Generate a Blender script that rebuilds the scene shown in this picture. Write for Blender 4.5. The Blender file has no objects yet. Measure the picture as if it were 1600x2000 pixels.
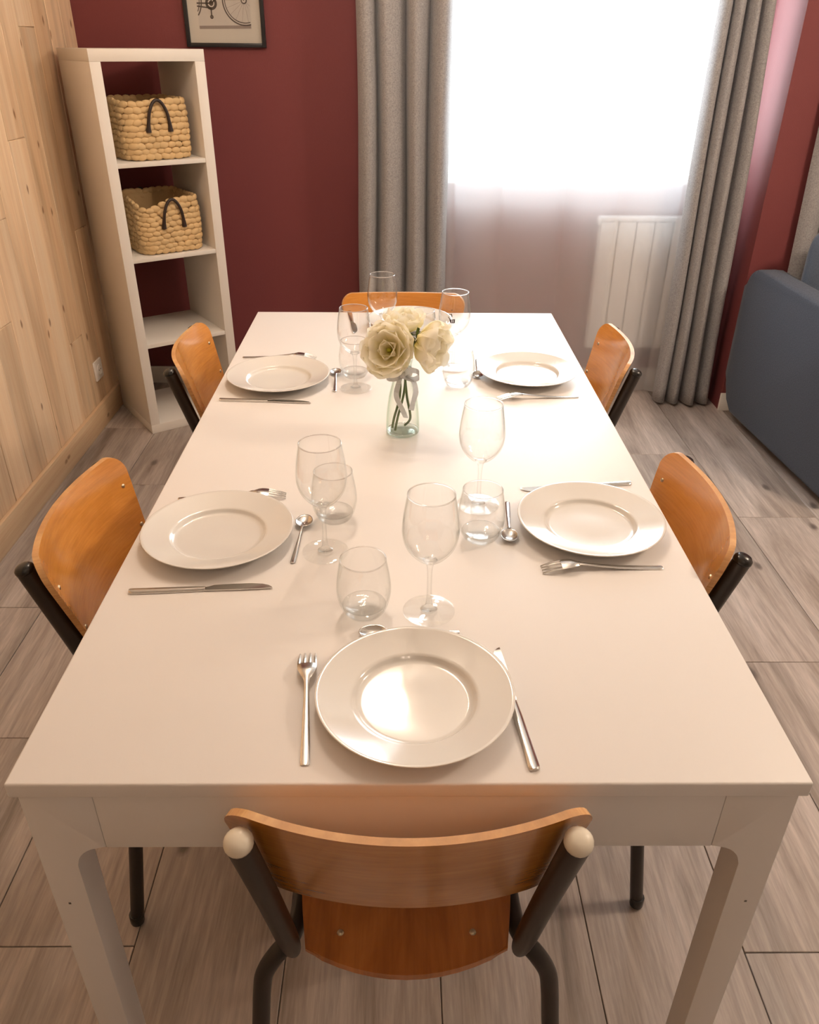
import bpy, bmesh, math, random
from mathutils import Vector, Matrix, noise
random.seed(7)
PI = math.pi
scene = bpy.context.scene
COL = scene.collection

# ------------------------------------------------------------------ camera, world, exposure
CAM_LOC = (-0.0121, -0.6044, 1.4558); PITCH, YAW, ROLL, FPX = 0.53196, -0.01303, 0.00880, 1550.0
cam_d = bpy.data.cameras.new('camera'); cam = bpy.data.objects.new('camera', cam_d); COL.objects.link(cam)
_f = Vector((-math.sin(YAW)*math.cos(PITCH), math.cos(YAW)*math.cos(PITCH), -math.sin(PITCH)))
_r0 = Vector((math.cos(YAW), math.sin(YAW), 0)); _u0 = _r0.cross(_f)
_r = math.cos(ROLL)*_r0 + math.sin(ROLL)*_u0; _u = -math.sin(ROLL)*_r0 + math.cos(ROLL)*_u0
cam.matrix_world = Matrix(((_r.x, _u.x, -_f.x, CAM_LOC[0]), (_r.y, _u.y, -_f.y, CAM_LOC[1]), (_r.z, _u.z, -_f.z, CAM_LOC[2]), (0, 0, 0, 1)))
cam_d.sensor_fit = 'HORIZONTAL'; cam_d.sensor_width = 36; cam_d.lens = FPX/1600*36; cam_d.clip_start = .02
scene.camera = cam

world = bpy.data.worlds.new('daylight'); scene.world = world; world.use_nodes = True
wb = world.node_tree.nodes['Background']
wb.inputs[0].default_value = (.90, .955, 1.0, 1); wb.inputs[1].default_value = 18.0
pd = bpy.data.lights.new('window_portal', 'AREA'); pd.shape = 'RECTANGLE'; pd.size = 1.40; pd.size_y = 1.27
pd.cycles.is_portal = True
po = bpy.data.objects.new('window_portal', pd); COL.objects.link(po); po.location = (.72, 3.40, 1.565); po.rotation_euler = (-PI/2, 0, 0)

vs = scene.view_settings
vs.view_transform = 'Standard'; vs.look = 'None'; vs.gamma = 1; vs.use_curve_mapping = False; vs.exposure = 0.10
scene.cycles.transparent_max_bounces = 40
scene.cycles.max_bounces = 14
scene.cycles.sample_clamp_indirect = 6

WARM = (1.0, .785, .605)

# ------------------------------------------------------------------ materials
def mat(name):
    m = bpy.data.materials.new(name); m.use_nodes = True
    nt = m.node_tree; p = nt.nodes['Principled BSDF']
    return m, nt, p
def N(nt, t, **kw):
    n = nt.nodes.new(t)
    for k, v in kw.items():
        if k in n.inputs: n.inputs[k].default_value = v
        else: setattr(n, k, v)
    return n
def simple(name, col, rough=.5, metal=0, coat=0, spec=None, bump=0, bscale=200, var=0):
    m, nt, p = mat(name)
    p.inputs['Base Color'].default_value = (*col, 1); p.inputs['Roughness'].default_value = rough
    p.inputs['Metallic'].default_value = metal; p.inputs['Coat Weight'].default_value = coat
    p.inputs['Coat Roughness'].default_value = .08
    if spec is not None: p.inputs['Specular IOR Level'].default_value = spec
    tc = N(nt, 'ShaderNodeTexCoord')
    if bump:
        nz = N(nt, 'ShaderNodeTexNoise', Scale=bscale, Detail=3.0); nt.links.new(tc.outputs['Object'], nz.inputs['Vector'])
        b = N(nt, 'ShaderNodeBump', Strength=bump, Distance=.002); nt.links.new(nz.outputs['Fac'], b.inputs['Height']); nt.links.new(b.outputs[0], p.inputs['Normal'])
    if var:
        n2 = N(nt, 'ShaderNodeTexNoise', Scale=9.0, Detail=4.0); nt.links.new(tc.outputs['Object'], n2.inputs['Vector'])
        mx = N(nt, 'ShaderNodeMix', data_type='RGBA'); mx.inputs[6].default_value = (*[c*(1-var) for c in col], 1); mx.inputs[7].default_value = (*[min(1, c*(1+var)) for c in col], 1)
        nt.links.new(n2.outputs['Fac'], mx.inputs[0]); nt.links.new(mx.outputs[2], p.inputs['Base Color'])
    return m
def ramp(nt, stops):
    r = N(nt, 'ShaderNodeValToRGB'); e = r.color_ramp.elements
    while len(e) < len(stops): e.new(.5)
    for i, (pos, c) in enumerate(stops): e[i].position = pos; e[i].color = (*c, 1)
    return r
def wood(name, stops, scale, rough, knots=None, kcol=(.1, .06, .03), coat=0, kscale=(2, 2, 2), kr=.06, tint=.12, bump=.15, fine=(60, 60, 3), fw=.3, blotch=0, kax='XY'):
    """long-grained wood; scale = object-space stretch (the grain runs along the axis with the small number)"""
    m, nt, p = mat(name); L = nt.links.new
    tc = N(nt, 'ShaderNodeTexCoord'); oi = N(nt, 'ShaderNodeObjectInfo')
    mul = N(nt, 'ShaderNodeMath', operation='MULTIPLY'); mul.inputs[1].default_value = 37.0; L(oi.outputs['Random'], mul.inputs[0])
    cb = N(nt, 'ShaderNodeCombineXYZ')
    for i in range(3): L(mul.outputs[0], cb.inputs[i])
    add = N(nt, 'ShaderNodeVectorMath', operation='ADD'); L(tc.outputs['Object'], add.inputs[0]); L(cb.outputs[0], add.inputs[1])
    mp = N(nt, 'ShaderNodeMapping'); mp.inputs['Scale'].default_value = scale; L(add.outputs[0], mp.inputs['Vector'])
    nz = N(nt, 'ShaderNodeTexNoise', Scale=1.0, Detail=8.0, Roughness=.62, Distortion=.9); L(mp.outputs[0], nz.inputs['Vector'])
    rp = ramp(nt, stops); L(nz.outputs['Fac'], rp.inputs[0])
    mp2 = N(nt, 'ShaderNodeMapping'); mp2.inputs['Scale'].default_value = fine; L(add.outputs[0], mp2.inputs['Vector'])
    nf = N(nt, 'ShaderNodeTexNoise', Scale=1.0, Detail=4.0, Roughness=.6); L(mp2.outputs[0], nf.inputs['Vector'])
    ov = N(nt, 'ShaderNodeMix', data_type='RGBA', blend_type='OVERLAY'); ov.inputs[0].default_value = fw
    L(rp.outputs[0], ov.inputs[6]); L(nf.outputs['Fac'], ov.inputs[7]); out = ov.outputs[2]
    if blotch:
        mb = N(nt, 'ShaderNodeMapping'); mb.inputs['Scale'].default_value = [c*.33 for c in scale]; L(add.outputs[0], mb.inputs['Vector'])
        nb = N(nt, 'ShaderNodeTexNoise', Scale=1.6, Detail=5.0, Roughness=.6, Distortion=1.6); L(mb.outputs[0], nb.inputs['Vector'])
        rb = ramp(nt, [(.33, (1-blotch,)*3), (.5, (1, 1, 1)), (.68, (1+blotch*.35,)*3)]); L(nb.outputs['Fac'], rb.inputs[0])
        mb2 = N(nt, 'ShaderNodeMix', data_type='RGBA', blend_type='MULTIPLY'); mb2.inputs[0].default_value = 1; L(out, mb2.inputs[6]); L(rb.outputs[0], mb2.inputs[7]); out = mb2.outputs[2]
    if knots:
        mk = N(nt, 'ShaderNodeMapping'); mk.inputs['Scale'].default_value = kscale; L(add.outputs[0], mk.inputs['Vector'])
        sx = N(nt, 'ShaderNodeSeparateXYZ'); L(mk.outputs[0], sx.inputs[0]); mk = N(nt, 'ShaderNodeCombineXYZ'); L(sx.outputs[kax[0]], mk.inputs[0]); L(sx.outputs[kax[1]], mk.inputs[1])
        wn = N(nt, 'ShaderNodeTexNoise', Scale=9.0); L(mk.outputs[0], wn.inputs['Vector'])
        va = N(nt, 'ShaderNodeVectorMath', operation='MULTIPLY_ADD'); va.inputs[1].default_value = (.05, .05, .05); L(wn.outputs['Color'], va.inputs[0]); L(mk.outputs[0], va.inputs[2])
        vo = N(nt, 'ShaderNodeTexVoronoi', voronoi_dimensions='2D', Scale=1.0); L(va.outputs[0], vo.inputs['Vector'])
        kr_ = ramp(nt, [(0, (1, 1, 1)), (kr*.45, (.85, .85, .85)), (kr, (0, 0, 0))]); L(vo.outputs['Distance'], kr_.inputs[0])
        mm = N(nt, 'ShaderNodeMath', operation='MULTIPLY'); mm.inputs[1].default_value = knots; L(kr_.outputs[0], mm.inputs[0])
        kx = N(nt, 'ShaderNodeMix', data_type='RGBA'); kx.inputs[7].default_value = (*kcol, 1); L(mm.outputs[0], kx.inputs[0]); L(out, kx.inputs[6]); out = kx.outputs[2]
    hs = N(nt, 'ShaderNodeHueSaturation'); mr = N(nt, 'ShaderNodeMapRange'); mr.inputs[3].default_value = 1-tint; mr.inputs[4].default_value = 1+tint
    L(oi.outputs['Random'], mr.inputs[0]); L(mr.outputs[0], hs.inputs['Value']); L(out, hs.inputs['Color']); L(hs.outputs[0], p.inputs['Base Color'])
    p.inputs['Roughness'].default_value = rough; p.inputs['Coat Weight'].default_value = coat; p.inputs['Coat Roughness'].default_value = .12
    b = N(nt, 'ShaderNodeBump', Strength=bump, Distance=.001); L(nf.outputs['Fac'], b.inputs['Height']); L(b.outputs[0], p.inputs['Normal'])
    return m
def fabric(name, c0, c1, scale=900, rough=.95, sheen=.2):
    m, nt, p = mat(name); L = nt.links.new
    tc = N(nt, 'ShaderNodeTexCoord'); mp = N(nt, 'ShaderNodeMapping'); mp.inputs['Scale'].default_value = (scale, scale, scale*.25); L(tc.outputs['Object'], mp.inputs[0])
    a = N(nt, 'ShaderNodeTexNoise', Scale=1.0, Detail=3.0); L(mp.outputs[0], a.inputs['Vector'])
    mp2 = N(nt, 'ShaderNodeMapping'); mp2.inputs['Scale'].default_value = (scale*.25, scale*.25, scale); L(tc.outputs['Object'], mp2.inputs[0])
    b = N(nt, 'ShaderNodeTexNoise', Scale=1.0, Detail=3.0); L(mp2.outputs[0], b.inputs['Vector'])
    s = N(nt, 'ShaderNodeMath', operation='ADD'); L(a.outputs['Fac'], s.inputs[0]); L(b.outputs['Fac'], s.inputs[1])
    h = N(nt, 'ShaderNodeMath', operation='MULTIPLY'); h.inputs[1].default_value = .5; L(s.outputs[0], h.inputs[0])
    rp = ramp(nt, [(.36, c0), (.64, c1)]); L(h.outputs[0], rp.inputs[0]); L(rp.outputs[0], p.inputs['Base Color'])
    p.inputs['Roughness'].default_value = rough; p.inputs['Sheen Weight'].default_value = sheen; p.inputs['Specular IOR Level'].default_value = .2
    bp = N(nt, 'ShaderNodeBump', Strength=.35, Distance=.001); L(h.outputs[0], bp.inputs['Height']); L(bp.outputs[0], p.inputs['Normal'])
    return m
def both_sides_fresnel(nt, ior):
    g = N(nt, 'ShaderNodeNewGeometry'); mr = N(nt, 'ShaderNodeMapRange'); mr.inputs[3].default_value = ior; mr.inputs[4].default_value = 1/ior
    nt.links.new(g.outputs['Backfacing'], mr.inputs[0]); fr = N(nt, 'ShaderNodeFresnel'); nt.links.new(mr.outputs[0], fr.inputs['IOR']); return fr
def wall_absorption(nt, tint, k):
    """light crossing a glass wall at a slant travels farther through it: T ** (k/cos^1.6)"""
    L = nt.links.new; g = N(nt, 'ShaderNodeNewGeometry'); d = N(nt, 'ShaderNodeVectorMath', operation='DOT_PRODUCT'); L(g.outputs['Normal'], d.inputs[0]); L(g.outputs['Incoming'], d.inputs[1])
    ab = N(nt, 'ShaderNodeMath', operation='ABSOLUTE'); L(d.outputs['Value'], ab.inputs[0]); mx = N(nt, 'ShaderNodeMath', operation='MAXIMUM'); mx.inputs[1].default_value = .04; L(ab.outputs[0], mx.inputs[0])
    iv = N(nt, 'ShaderNodeMath', operation='DIVIDE'); iv.inputs[0].default_value = k; p16 = N(nt, 'ShaderNodeMath', operation='POWER'); p16.inputs[1].default_value = 1.6; L(mx.outputs[0], p16.inputs[0]); L(p16.outputs[0], iv.inputs[1]); cb = N(nt, 'ShaderNodeCombineColor')
    for i, c in enumerate(tint):
        pw = N(nt, 'ShaderNodeMath', operation='POWER'); pw.inputs[0].default_value = c; L(iv.outputs[0], pw.inputs[1]); L(pw.outputs[0], cb.inputs[i])
    return cb.outputs[0]
def translucent_cloth(m, w, col):
    nt = m.node_tree; p = nt.nodes['Principled BSDF']; o = nt.nodes['Material Output']
    tr = N(nt, 'ShaderNodeBsdfTranslucent'); tr.inputs[0].default_value = (*col, 1); mx = N(nt, 'ShaderNodeMixShader'); mx.inputs[0].default_value = w
    nt.links.new(p.outputs[0], mx.inputs[1]); nt.links.new(tr.outputs[0], mx.inputs[2]); nt.links.new(mx.outputs[0], o.inputs[0]); return m
def thin_glass(name, tint=(.990, .991, .990), ior=1.5, rough=.01, k=1.0):
    m = bpy.data.materials.new(name); m.use_nodes = True; nt = m.node_tree; nt.nodes.clear(); L = nt.links.new
    o = N(nt, 'ShaderNodeOutputMaterial'); fr = both_sides_fresnel(nt, ior)
    t = N(nt, 'ShaderNodeBsdfTransparent'); L(wall_absorption(nt, tint, k), t.inputs[0])
    g = N(nt, 'ShaderNodeBsdfGlossy', Roughness=rough); g.inputs[0].default_value = (1, 1, 1, 1)
    mx = N(nt, 'ShaderNodeMixShader'); L(fr.outputs[0], mx.inputs[0]); L(t.outputs[0], mx.inputs[1]); L(g.outputs[0], mx.inputs[2]); L(mx.outputs[0], o.inputs[0])
    return m
def clear_glass(name):
    m, nt, p = mat(name); p.inputs['Base Color'].default_value = (1, 1, 1, 1); p.inputs['Roughness'].default_value = 0; p.inputs['Transmission Weight'].default_value = 1; p.inputs['IOR'].default_value = 1.48
    return m
def solid_glass(name):
    m = bpy.data.materials.new(name); m.use_nodes = True; nt = m.node_tree; nt.nodes.clear(); L = nt.links.new
    o = N(nt, 'ShaderNodeOutputMaterial'); fr = both_sides_fresnel(nt, 1.5)
    t = N(nt, 'ShaderNodeBsdfTransparent'); t.inputs[0].default_value = (.985, .99, .987, 1)
    g = N(nt, 'ShaderNodeBsdfGlossy', Roughness=.01)
    mx = N(nt, 'ShaderNodeMixShader'); L(fr.outputs[0], mx.inputs[0]); L(t.outputs[0], mx.inputs[1]); L(g.outputs[0], mx.inputs[2])
    gl = N(nt, 'ShaderNodeBsdfGlass', IOR=1.45, Roughness=0.0)
    m2 = N(nt, 'ShaderNodeMixShader'); m2.inputs[0].default_value = .09; L(mx.outputs[0], m2.inputs[1]); L(gl.outputs[0], m2.inputs[2]); L(m2.outputs[0], o.inputs[0])
    return m
def sheer_mat(name):
    m = bpy.data.materials.new(name); m.use_nodes = True; nt = m.node_tree; nt.nodes.clear(); L = nt.links.new
    o = N(nt, 'ShaderNodeOutputMaterial'); t = N(nt, 'ShaderNodeBsdfTransparent')
    tr = N(nt, 'ShaderNodeBsdfTranslucent'); tr.inputs[0].default_value = (.93, .93, .95, 1)
    d = N(nt, 'ShaderNodeBsdfDiffuse'); d.inputs[0].default_value = (.93, .93, .94, 1)
    a = N(nt, 'ShaderNodeMixShader'); a.inputs[0].default_value = .5; L(tr.outputs[0], a.inputs[1]); L(d.outputs[0], a.inputs[2])
    tc = N(nt, 'ShaderNodeTexCoord'); mp = N(nt, 'ShaderNodeMapping'); mp.inputs['Scale'].default_value = (700, 1, 700); L(tc.outputs['Object'], mp.inputs[0])
    nz = N(nt, 'ShaderNodeTexNoise', Scale=1.0); L(mp.outputs[0], nz.inputs['Vector'])
    mr = N(nt, 'ShaderNodeMapRange'); mr.inputs[3].default_value = .47; mr.inputs[4].default_value = .68; L(nz.outputs['Fac'], mr.inputs[0])
    b = N(nt, 'ShaderNodeMixShader'); L(mr.outputs[0], b.inputs[0]); L(t.outputs[0], b.inputs[1]); L(a.outputs[0], b.inputs[2]); L(b.outputs[0], o.inputs[0])
    return m
def petal_mat(name):
    m, nt, p = mat(name); L = nt.links.new
    tc = N(nt, 'ShaderNodeTexCoord'); sp = N(nt, 'ShaderNodeSeparateXYZ'); L(tc.outputs['UV'], sp.inputs[0])
    rp = ramp(nt, [(0, (.62, .56, .02)), (.22, (.86, .74, .14)), (.46, (.94, .87, .48)), (.75, (.96, .92, .76)), (1, (.96, .94, .86))]); L(sp.outputs['Y'], rp.inputs[0]); L(rp.outputs[0], p.inputs['Base Color'])
    p.inputs['Roughness'].default_value = .6
    return m

M = {}
M['floor'] = wood('weathered_oak_laminate', [(.30, (.185, .145, .122)), (.44, (.330, .278, .244)), (.56, (.420, .362, .324)), (.72, (.495, .438, .400))], (9, .8, 9), .40, knots=.85, kcol=(.085, .066, .058), kscale=(4.2, 2.2, 1), kr=.068, tint=.10, fine=(150, 9, 150), fw=.48, blotch=.30, bump=.25)
M['pine'] = wood('pine_cladding', [(.30, (.64, .43, .255)), (.5, (.77, .565, .365)), (.72, (.84, .67, .475))], (9, 9, .5), .5, knots=.9, kcol=(.20, .085, .03), kscale=(1, 6.4, 3.0), kr=.058, kax='YZ', tint=.12, fine=(120, 120, 2.5), fw=.22, blotch=.22)
M['ply'] = wood('lacquered_beech_plywood', [(.25, (.45, .168, .022)), (.5, (.56, .222, .033)), (.75, (.64, .272, .048))], (4, 4, 14), .24, coat=.9, tint=.05, bump=.02, fine=(14, 14, 260))
M['ply_seat'] = wood('lacquered_mahogany_plywood', [(.25, (.30, .085, .012)), (.5, (.40, .125, .018)), (.75, (.48, .165, .028))], (14, 4, 4), .24, coat=.8, tint=.05, bump=.02, fine=(160, 8, 8))
M['ply_edge'] = wood('plywood_edge', [(.3, (.42, .19, .06)), (.7, (.62, .36, .15))], (3, 3, 300), .5, tint=.05)
M['red'] = simple('burgundy_paint', (.165, .034, .036), .7, bump=.25, bscale=260)
M['white_wall'] = simple('white_plaster', (.80, .77, .72), .8, bump=.1)
M['ceiling'] = simple('ceiling_paint', (.82, .80, .77), .9)
M['white_trim'] = simple('white_trim_paint', (.78, .76, .72), .45)
M['table'] = simple('white_table_lacquer', (.79, .765, .745), .42, spec=.35, bump=.02, bscale=500)
M['shelf'] = simple('white_foil_shelf', (.74, .70, .64), .5)
M['tube'] = simple('dark_brown_lacquered_steel', (.017, .012, .009), .42, coat=.08)
M['cap_white'] = simple('ivory_plastic_cap', (.72, .66, .54), .35)
M['cap_black'] = simple('black_plastic_cap', (.015, .014, .013), .25)
M['rivet'] = simple('brass_rivet', (.55, .46, .32), .3, metal=1)
M['steel'] = simple('stainless_steel', (.62, .60, .57), .2, metal=1)
M['china'] = simple('glazed_off_white_china', (.73, .71, .67), .12, coat=.5)
M['glass'] = thin_glass('clear_glass')
M['glass_solid'] = solid_glass('clear_solid_glass')
M['glass_foot'] = thin_glass('clear_foot_glass', (.996, .997, .996))
M['pane'] = thin_glass('window_pane_glass', (.97, .98, .98), 1.5)
M['vase_glass'] = thin_glass('bottle_glass', (.972, .984, .976), 1.5)
M['rim'] = clear_glass('polished_glass_rim')
M['curtain'] = translucent_cloth(fabric('grey_linen', (.222, .216, .216), (.45, .44, .442), 520), .10, (.55, .55, .56))
M['sheer'] = sheer_mat('white_voile')
M['sofa'] = fabric('blue_grey_upholstery', (.032, .040, .056), (.080, .095, .128), 700, sheen=.1)
M['cushion'] = fabric('dark_blue_velour', (.040, .056, .086), (.090, .118, .165), 900, .8, .4)
M['straw'] = simple('water_hyacinth', (.60, .42, .21), .75, bump=.6, bscale=120, var=.3)
M['leather'] = simple('dark_brown_leather', (.022, .010, .007), .5)
M['black'] = simple('black_frame_wood', (.010, .010, .012), .4)
M['paper'] = simple('ivory_paper', (.62, .56, .50), .8)
M['print_bg'] = simple('pale_print', (.57, .51, .47), .8)
M['ink'] = simple('dark_ink', (.06, .045, .045), .8)
M['ink_soft'] = simple('grey_ink', (.27, .215, .20), .8)
M['socket'] = simple('white_socket_plastic', (.82, .79, .75), .35)
M['socket_dark'] = simple('socket_contact', (.10, .09, .08), .5)
M['radiator'] = simple('white_radiator_enamel', (.80, .79, .78), .35)
M['petal'] = translucent_cloth(petal_mat('cream_petal'), .48, (.98, .94, .80))
M['green'] = simple('flower_green', (.085, .135, .030), .5, var=.3)
M['pistil'] = simple('yellow_green_pistil', (.46, .46, .03), .6)
M['ribbon'] = translucent_cloth(simple('white_ribbon', (.90, .89, .87), .5), .4, (.95, .95, .94))
M['lamp_body'] = simple('white_lamp_metal', (.8, .8, .8), .4)
def emit(name, c, s):
    m = bpy.data.materials.new(name); m.use_nodes = True; nt = m.node_tree; nt.nodes.clear()
    o = N(nt, 'ShaderNodeOutputMaterial'); e = N(nt, 'ShaderNodeEmission'); e.inputs[0].default_value = (*c, 1); e.inputs[1].default_value = s
    nt.links.new(e.outputs[0], o.inputs[0]); return m

# ------------------------------------------------------------------ helpers
def link(name, me, m=None, parent=None):
    o = bpy.data.objects.new(name, me); COL.objects.link(o)
    if m is not None and not me.materials: me.materials.append(m)
    if parent is not None: o.parent = parent
    return o
def finish(bm, name, smooth=False):
    bmesh.ops.recalc_face_normals(bm, faces=bm.faces)
    me = bpy.data.meshes.new(name); bm.to_mesh(me); bm.free()
    if smooth:
        for p in me.polygons: p.use_smooth = True
        if smooth != 'all':
            try: me.set_sharp_from_angle(angle=math.radians(38))
            except Exception: pass
    return me
def add_box(bm, x0, x1, y0, y1, z0, z1):
    vs_ = [bm.verts.new((x, y, z)) for z in (z0, z1) for y in (y0, y1) for x in (x0, x1)]
    for f in ((0, 1, 3, 2), (4, 6, 7, 5), (0, 4, 5, 1), (2, 3, 7, 6), (0, 2, 6, 4), (1, 5, 7, 3)): bm.faces.new([vs_[i] for i in f])
def box_me(name, x0, x1, y0, y1, z0, z1, bev=0, seg=2):
    bm = bmesh.new(); add_box(bm, x0, x1, y0, y1, z0, z1)
    if bev: bmesh.ops.bevel(bm, geom=bm.edges[:], offset=bev, segments=seg, affect='EDGES', profile=.5)
    return finish(bm, name, bool(bev))
def add_lathe(bm, prof, segs=40, close=False):
    rings = []
    for r, z in prof:
        if r < 1e-6: rings.append([bm.verts.new((0, 0, z))])
        else: rings.append([bm.verts.new((r*math.cos(2*PI*i/segs), r*math.sin(2*PI*i/segs), z)) for i in range(segs)])
    pairs = list(zip(rings, rings[1:])) + ([(rings[-1], rings[0])] if close else [])
    for a, b in pairs:
        for i in range(segs):
            j = (i+1) % segs
            if len(a) == 1 and len(b) == 1: continue
            if len(a) == 1: bm.faces.new((a[0], b[i], b[j]))
            elif len(b) == 1: bm.faces.new((a[i], a[j], b[0]))
            else: bm.faces.new((a[i], a[j], b[j], b[i]))
def lathe_me(name, prof, segs=40, close=False, smooth=True):
    bm = bmesh.new(); add_lathe(bm, prof, segs, close); return finish(bm, name, smooth)
def catmull(pts, n=6):
    P = [Vector(p) for p in pts]; out = []
    for i in range(len(P)-1):
        p0 = P[max(i-1, 0)]; p1 = P[i]; p2 = P[i+1]; p3 = P[min(i+2, len(P)-1)]
        for k in range(n):
            t = k/n
            out.append(.5*((2*p1) + (-p0+p2)*t + (2*p0-5*p1+4*p2-p3)*t*t + (-p0+3*p1-3*p2+p3)*t**3))
    out.append(P[-1]); return out
def add_tube(bm, pts, r, segs=12, cap=True):
    P = [Vector(p) for p in pts]; n = len(P)
    rad = r if isinstance(r, (list, tuple)) else [r]*n
    t0 = (P[1]-P[0]).normalized(); ref = Vector((0, 0, 1)) if abs(t0.z) < .9 else Vector((1, 0, 0))
    nrm = (ref - t0*ref.dot(t0)).normalized(); rings = []
    for i in range(n):
        t = (P[min(i+1, n-1)]-P[max(i-1, 0)]).normalized()
        nrm = (nrm - t*nrm.dot(t)).normalized(); b = t.cross(nrm)
        rings.append([bm.verts.new(P[i] + rad[i]*(math.cos(2*PI*k/segs)*nrm + math.sin(2*PI*k/segs)*b)) for k in range(segs)])
    for a, b in zip(rings, rings[1:]):
        for k in range(segs): bm.faces.new((a[k], a[(k+1) % segs], b[(k+1) % segs], b[k]))
    if cap: bm.faces.new(rings[0][::-1]); bm.faces.new(rings[-1])
def tube_me(name, pts, r, segs=12):
    bm = bmesh.new(); add_tube(bm, pts, r, segs); return finish(bm, name, True)
def add_prism(bm, poly, axis, a0, a1):
    """poly of 2D points; axis 'x','y','z' is the extrusion axis"""
    def v(p, a): return {'x': (a, p[0], p[1]), 'y': (p[0], a, p[1]), 'z': (p[0], p[1], a)}[axis]
    A = [bm.verts.new(v(p, a0)) for p in poly]; B = [bm.verts.new(v(p, a1)) for p in poly]; n = len(poly)
    bm.faces.new(A); bm.faces.new(B[::-1])
    for i in range(n): bm.faces.new((A[i], A[(i+1) % n], B[(i+1) % n], B[i]))
def prism_me(name, poly, axis, a0, a1, bev=0, smooth=False):
    bm = bmesh.new(); add_prism(bm, poly, axis, a0, a1)
    if bev: bmesh.ops.bevel(bm, geom=bm.edges[:], offset=bev, segments=2, affect='EDGES', profile=.5)
    return finish(bm, name, smooth or bool(bev))
def grid_me(name, fn, nu, nv, closed_u=False, uv=False, smooth='all', thick=0):
    bm = bmesh.new(); lay = bm.loops.layers.uv.new('UVMap') if uv else None
    V = [[bm.verts.new(fn(i/nu, j/nv)) for i in range(nu + (0 if closed_u else 1))] for j in range(nv+1)]
    for j in range(nv):
        for i in range(nu):
            i2 = (i+1) % len(V[0])
            f = bm.faces.new((V[j][i], V[j][i2], V[j+1][i2], V[j+1][i]))
            if uv:
                for lp, (a, b) in zip(f.loops, ((i, j), (i+1, j), (i+1, j+1), (i, j+1))): lp[lay].uv = (a/nu, b/nv)
    if thick: 
        bmesh.ops.recalc_face_normals(bm, faces=bm.faces)
        bmesh.ops.solidify(bm, geom=bm.faces[:], thickness=thick)
    return finish(bm, name, smooth)
def tag(o, label, cat, group=None):
    o['label'] = label; o['category'] = cat
    if group: o['group'] = group
    return o
def thing(name, label, cat, loc=(0, 0, 0), rz=0, group=None):
    o = bpy.data.objects.new(name, None); COL.objects.link(o); o.location = loc; o.rotation_euler = (0, 0, rz); o.empty_display_size = .05
    return tag(o, label, cat, group)
def struct(o): o['kind'] = 'structure'; return o
def dup(root, loc, rz, label):
    r = root.copy(); COL.objects.link(r); r.location = loc; r.rotation_euler = (0, 0, rz); r['label'] = label
    for ch in list(root.children):
        c = ch.copy(); COL.objects.link(c); c.parent = r
        for g in list(ch.children):
            d = g.copy(); COL.objects.link(d); d.parent = c
    return r

# ------------------------------------------------------------------ room shell
X0, X1, Y0, Y1, H = -1.339, 4.3, -2.8, 3.14, 2.5
PX, PY = 1.468, 2.815            # corner of the pier to the right of the window
floor = struct(link('floor', box_me('floor', X0-.1, X1+.1, Y0-.1, Y1+.3, -.12, -.009), M['floor']))
PW, PL, GAP = .285, 1.286, .0017
plank_cache = {}
def plank_mesh(w, l):
    k = (round(w, 3), round(l, 3))
    if k not in plank_cache: 
        me = box_me('floor_plank', GAP/2, w-GAP/2, GAP/2, l-GAP/2, -.009, 0, .0012, 1); me.materials.append(M['floor']); plank_cache[k] = me
    return plank_cache[k]
first = {-5: 1.303, -4: .785, -3: .267, -2: 1.02, -1: .55, 0: .93, 1: 1.40, 2: .25, 3: 1.06, 4: 1.838}
for c in range(-6, 16):
    xa = .062 + (c-0)*PW; xb = xa+PW
    xa_, xb_ = max(xa, X0+.02), min(xb, X1)
    if xb_-xa_ < .01: continue
    start = first.get(c, random.uniform(0, PL)); start -= math.ceil((start-Y0)/PL)*PL
    y = start
    while y < Y1:
        ya, yb = max(y, Y0), min(y+PL, Y1)
        if yb-ya > .02 and not (xa_ > PX and ya > PY):
            o = link('floor_plank', plank_mesh(xb_-xa_, yb-ya), None, floor); o.location = (xa_, ya, 0)
        y += PL

wl = struct(link('wall_left', box_me('wall_left', X0-.15, X0, Y0-.1, Y1+.3, -.12, H+.1), M['pine']))
pc = {}
def clad_mesh(w, h):
    k = (round(w, 3), round(h, 3))
    if k not in pc:
        me = box_me('wall_plank', 0, .014, .0006, w-.0006, .0004, h-.0004, .0022, 1); me.materials.append(M['pine']); pc[k] = me
    return pc[k]
CW = .1385
butts = {0: [1.168], -3: [.642], -1: [1.9], 1: [.42, 2.1], 2: [1.5], -2: [.95], 3: [.8], -4: [1.3]}
for k in range(-38, 6):
    ya, yb = 2.317 + k*CW, 2.317 + (k+1)*CW
    if ya > Y1-.005: continue
    yb = min(yb, Y1)
    if yb < Y0: continue
    cuts = [0] + butts.get(k, [random.choice([.5, .8, 1.2, 1.7])]) + [H]
    for a, b in zip(cuts, cuts[1:]):
        o = link('wall_plank', clad_mesh(yb-ya, b-a), None, wl); o.location = (X0, ya, a)
struct(link('baseboard_left', box_me('baseboard_left', -1.3249, -1.308, Y0+.0005, Y1-.0005, .0002, .104, .003), wood('pine_skirting', [(.30, (.62, .41, .235)), (.5, (.75, .54, .335)), (.72, (.82, .63, .43))], (9, .55, 9), .5, knots=.8, kcol=(.22, .09, .028), kscale=(6, 3, 6), kr=.06, kax='YZ', fine=(120, 2.5, 120))))

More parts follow.
